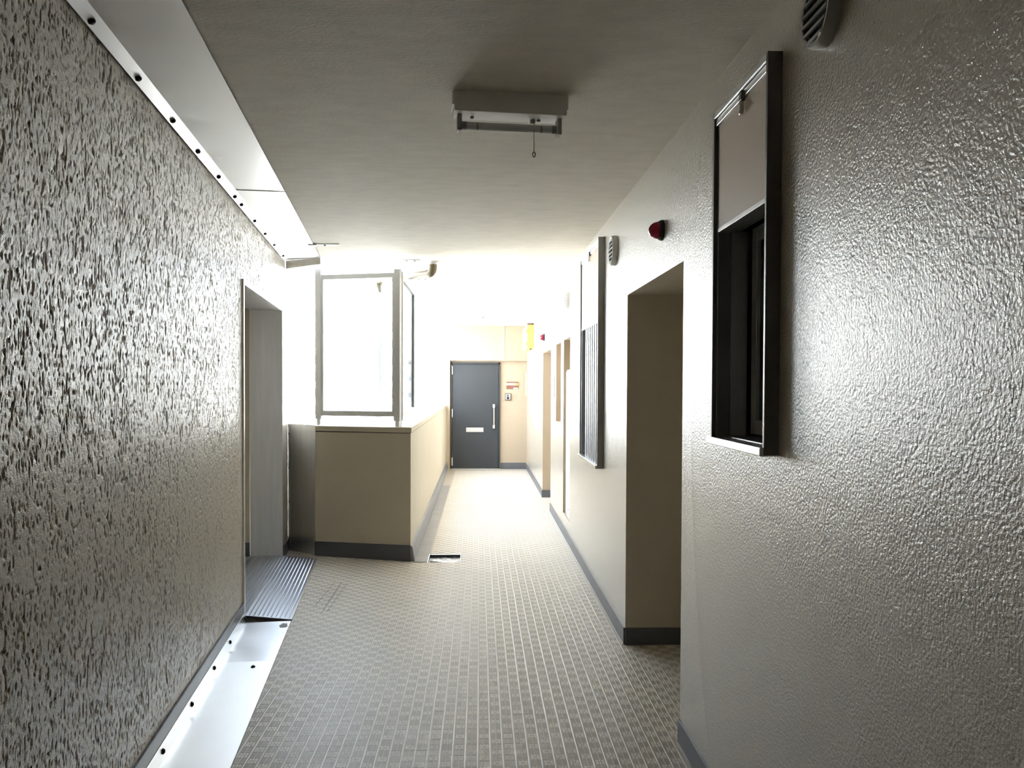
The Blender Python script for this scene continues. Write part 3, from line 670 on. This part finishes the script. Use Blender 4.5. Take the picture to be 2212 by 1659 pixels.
# ------------------------------------------------------------------ yellow box under the far ceiling
yb = empty('equipment_box', (.81, 13.3, 2.13)); tag(yb, 'yellow metal equipment box hung high in the far right corner', 'box')
pt(yb, 'box_body', MB().use(M_yellow).box(.775, XR - .001, 13.25, 14.35, 2.13, 2.50), bevel=.004)
pt(yb, 'box_lid', MB().use(M_cream).box(.752, .774, 13.27, 14.33, 2.12, 2.495), bevel=.004)
for z in (2.20, 2.40): pt(yb, 'latch', MB().use(M_yellow).box(.740, .782, 13.235, 13.262, z - .022, z + .022), bevel=.003)
pt(yb, 'gap_dark_strip', MB().use(M_bronze).box(.77, XR - .002, 13.27, 14.3, 2.502, 2.53))  # dark brown strip painted for the shaded gap between box and ceiling
pt(yb, 'cable_gland', MB().use(M_bronze).tube([(.83, 13.4, 2.13), (.83, 13.4, 2.105)], .014, 10), smooth=True)

# ------------------------------------------------------------------ alarm lamps
def alarm(y, z, label, s=1.0):
    r = empty('alarm_lamp', (XR, y, z)); tag(r, label, 'alarm lamp', 'red alarm lamps on the right wall')
    obj('lamp_base', MB().use(M_black).lathe([(.049 * s, 0), (.049 * s, .008), (.042 * s, .022 * s)], (0, 0, 0), (-1, 0, 0), 28), None, r, smooth=True)
    prof = [(.041 * s, .020 * s), (.040 * s, .032 * s), (.035 * s, .046 * s), (.026 * s, .058 * s), (.013 * s, .066 * s), (.002, .068 * s)]
    obj('red_lens', MB().use(M_red).lathe(prof, (0, 0, 0), (-1, 0, 0), 28), None, r, smooth=True)
alarm(3.93, 2.275, 'red domed alarm lamp on the wall above the near door alcove')
alarm(11.05, 2.174, 'small red alarm lamp on the far right wall near the yellow box')

# ------------------------------------------------------------------ round wall vents
def vent(y, z, r0, label, metal, ns=6):
    e = empty('wall_vent', (XR, y, z)); tag(e, label, 'vent', 'round wall vents')
    rim = [(r0, 0), (r0, .022), (r0 * .94, .034), (r0 * .86, .034), (r0 * .82, .032), (r0 * .82, .004)]
    mb = MB().use(metal); ax = Vector((-1, 0, 0)); seg = 32
    vs = []
    for (r, h) in rim:
        for k in range(seg):
            a = 2 * PI * k / seg; vs.append((-h, r * math.cos(a), r * math.sin(a)))
    mb.add(vs, [(i * seg + k, i * seg + (k + 1) % seg, (i + 1) * seg + (k + 1) % seg, (i + 1) * seg + k) for i in range(len(rim) - 1) for k in range(seg)])
    obj('rim', mb, None, e, smooth=True)
    obj('vent_back', MB().use(M_black).lathe([(r0 * .82, .010), (r0 * .82, .020)], (0, 0, 0), (-1, 0, 0), 24), None, e)
    ri = r0 * .83
    for k in range(ns):
        zc = ri * (-1 + 2 * (k + .5) / ns); hw = math.sqrt(max(0, ri * ri - zc * zc)) * .985; hh = ri / ns
        obj('slat', MB().use(metal).prism([(-.030, -hw, zc - hh * .60), (-.036, -hw, zc - hh * .55), (-.034, -hw, zc + hh * .18), (-.028, -hw, zc + hh * .12)], (0, 2 * hw, 0)), None, e)
    return e
vent(2.065, 2.478, .092, 'dark round louvred vent at the top of the near right wall', M_dark_alu)
vent(5.29, 2.397, .095, 'pale round louvred vent between the far window and the alarm lamp', M_white_alu)
vent(8.09, 2.365, .088, 'small round vent beyond the barred window, nearer of two', M_white_alu)
vent(9.03, 2.345, .072, 'small round vent beyond the barred window, farther of two', M_white_alu)

# ------------------------------------------------------------------ window boxes on the right wall
def wpart(e, name, x0, x1, y0, y1, z0, z1, m, bevel=.002, parent=None):
    mb = MB().use(m).box(x0, x1, y0, y1, z0, z1); mb.v = [tuple(Vector(v) - e.location) for v in mb.v]
    return obj(name, mb, None, parent or e, bevel=bevel)
def window_box(name, y0, y1, z0, z1, zp, label, bars, m_out):
    xf = .826; e = struct(empty(name, (XR, (y0 + y1) / 2, z0)), label)
    wpart(e, 'side_frame', xf, XR + .02, y0, y0 + .016, z0, z1, m_out)                       # near side, seen as the dark return
    wpart(e, 'side_frame', xf, XR + .02, y1 - .022, y1, z0, z1, m_out)
    wpart(e, 'guide_rail', xf + .012, XR + .015, y1 - .044, y1 - .030, z0 + .02, z1 - .05, m_out)
    wpart(e, 'guide_rail', xf + .010, XR + .015, y0 + .020, y0 + .030, z0 + .02, z1 - .05, m_out)
    tf = wpart(e, 'top_frame', xf, XR + .02, y0 + .016, y1 - .022, z1 - .024, z1, M_steel)
    wpart(e, 'top_rail', xf + .006, XR, y0 + .016, y1 - .022, z1 - .050, z1 - .027, M_steel)
    wpart(e, 'window_sill', xf - .012, XR + .02, y0 + .002, y1 + .004, z0 - .004, z0 + .022, M_steel, .003)
    up = wpart(e, 'upper_panel', xf + .012, xf + .018, y0 + .030, y1 - .044, zp, z1 - .05, M_panel, .001)
    wpart(e, 'mid_rail', xf + .010, XR + .04, y0 + .030, y1 - .044, zp - .012, zp + .003, M_dark_alu if not bars else M_steel, .001)
    ym = (y0 + y1) / 2 - .04
    lt = wpart(e, 'latch', xf - .004, xf + .010, ym - .012, ym + .012, z1 - .062, z1 - .030, M_dark_alu2)
    wpart(e, 'latch_hook', xf - .006, xf + .008, ym - .006, ym + .006, z1 - .105, z1 - .062, M_chrome, .002, lt)
    return e
w1 = window_box('window_1', 2.37, 2.935, 1.335, 2.50, 2.086, 'narrow window box with a beige upper panel on the near right wall', False, M_dark_alu2)
wpart(w1, 'reveal_panel', XR - .005, XR + .075, 2.893, 2.905, 1.36, 2.08, M_dark_alu, .001)
for y in (2.80, 2.39): wpart(w1, 'sash_stile', .945, .975, y, y + .05, 1.37, 2.08, M_dark_alu)
wpart(w1, 'sash_rail', .945, .975, 2.44, 2.80, 1.37, 1.42, M_dark_alu); wpart(w1, 'sash_rail', .945, .975, 2.44, 2.80, 2.03, 2.08, M_dark_alu)
wpart(w1, 'glass_pane', .958, .963, 2.44, 2.80, 1.42, 2.03, M_darkglass, 0)
w2 = window_box('window_2', 5.765, 6.80, .953, 2.572, 1.992, 'tall window box with vertical bars beyond the near door alcove', True, M_dark_alu)
for k in range(7): wpart(w2, 'grille_bar', .842, .856, 5.845 + k * .108, 5.845 + k * .108 + .062, .975, 2.05, M_bar, .004)
wpart(w2, 'glass_pane', .885, .890, 5.79, 6.75, .98, 2.0, M_frost, 0)
w3 = struct(empty('window_3', (XR, 12.7, .9)), 'pale flush window panel on the far right wall')
wpart(w3, 'window_frame', XR - .006, XR + .02, Wn3[0], Wn3[1], Wn3[3] - .015, Wn3[3] + .008, M_white_alu, .001)
wpart(w3, 'window_frame', XR - .006, XR + .02, Wn3[0] - .008, Wn3[0] + .015, Wn3[2], Wn3[3], M_white_alu, .001)
wpart(w3, 'frosted_pane', XR + .012, XR + .018, Wn3[0] + .02, Wn3[1] - .02, Wn3[2] + .02, Wn3[3] - .02, M_white_alu, 0)

# meter cabinet in the niche
mc = empty('meter_cabinet', (XR + .1, 8.1, .23)); tag(mc, 'white meter cabinet filling the lower part of the narrow wall niche', 'cabinet')
pt(mc, 'cabinet_body', MB().use(M_white_alu).box(XR + .012, XR + .24, N1[0] + .012, 8.31, .222, 1.688), bevel=.003)
pt(mc, 'cabinet_door', MB().use(M_white_alu).box(XR + .004, XR + .0115, N1[0] + .02, 8.305, .26, 1.67), bevel=.002)
pt(mc, 'lock', MB().use(M_dark_alu).lathe([(.009, 0), (.009, .004)], (XR + .004, 8.05, 1.60), (-1, 0, 0), 12))
pt(mc, 'lock', MB().use(M_dark_alu).lathe([(.009, 0), (.009, .004)], (XR + .004, 8.05, .32), (-1, 0, 0), 12))
np_ = empty('wall_panel', (XR, 9.68, 1.6)); tag(np_, 'thin white panel on the wall before the far door alcove', 'panel')
pt(np_, 'panel_body', MB().use(M_white_alu).box(XR - .014, XR - .001, 9.55, 9.80, 1.39, 1.815), bevel=.003)
pt(np_, 'panel_slot', MB().use(M_alu).box(XR - .017, XR - .013, 9.77, 9.795, 1.56, 1.73), bevel=.001)

# ------------------------------------------------------------------ outside: street and the apartment block across it
tag(obj('street', MB().use(M_asphalt).box(-260, 60, 16, 320, -17.1, -17)), 'pale street far below, outside beyond the parapet', 'street')
ab = empty('apartment_block', (-30, 140, -17)); tag(ab, 'pale apartment block with stacked balconies far across the street', 'building')
def rel_(mb): mb.v = [tuple(Vector(v) - ab.location) for v in mb.v]; return mb
obj('block_wall', rel_(MB().use(M_facade).box(-62, 2, 140, 152, -17, 15.5)), None, ab)
WIN = MB().use(M_farwin).box(-.9, .9, -.03, .05, 0, 1.9).mesh('window'); SLAB = MB().use(M_concrete).box(-32, 32, -1.3, 0, -.15, 0).mesh('balcony_slab')
RAIL = MB().use(M_facade).box(-32, 32, -1.3, -1.2, 0, 1.05).mesh('balcony_front'); FIN = MB().use(M_facade).box(-.08, .08, -1.2, 0, 0, 2.6).mesh('balcony_divider')
for f in range(11):
    z = -15.5 + f * 2.75
    for nm, mesh in (('balcony_slab', SLAB), ('balcony_front', RAIL)):
        o = bpy.data.objects.new(nm, mesh); COL.objects.link(o); o.parent = ab; o.location = (0, 0, z + 17)
    for k in range(13):
        for nm, mesh, dx in (('window', WIN, 0), ('window', WIN, 2.2), ('balcony_divider', FIN, 3.6)):
            x = -30 + k * 4.9 + dx
            if x > 31.5: continue
            o = bpy.data.objects.new(nm, mesh); COL.objects.link(o); o.parent = ab; o.location = (x, 0, z + 17.02)
obj('roof_parapet', rel_(MB().use(M_concrete).box(-62.2, 2.2, 139.6, 152, 15.5, 16.3)), None, ab)
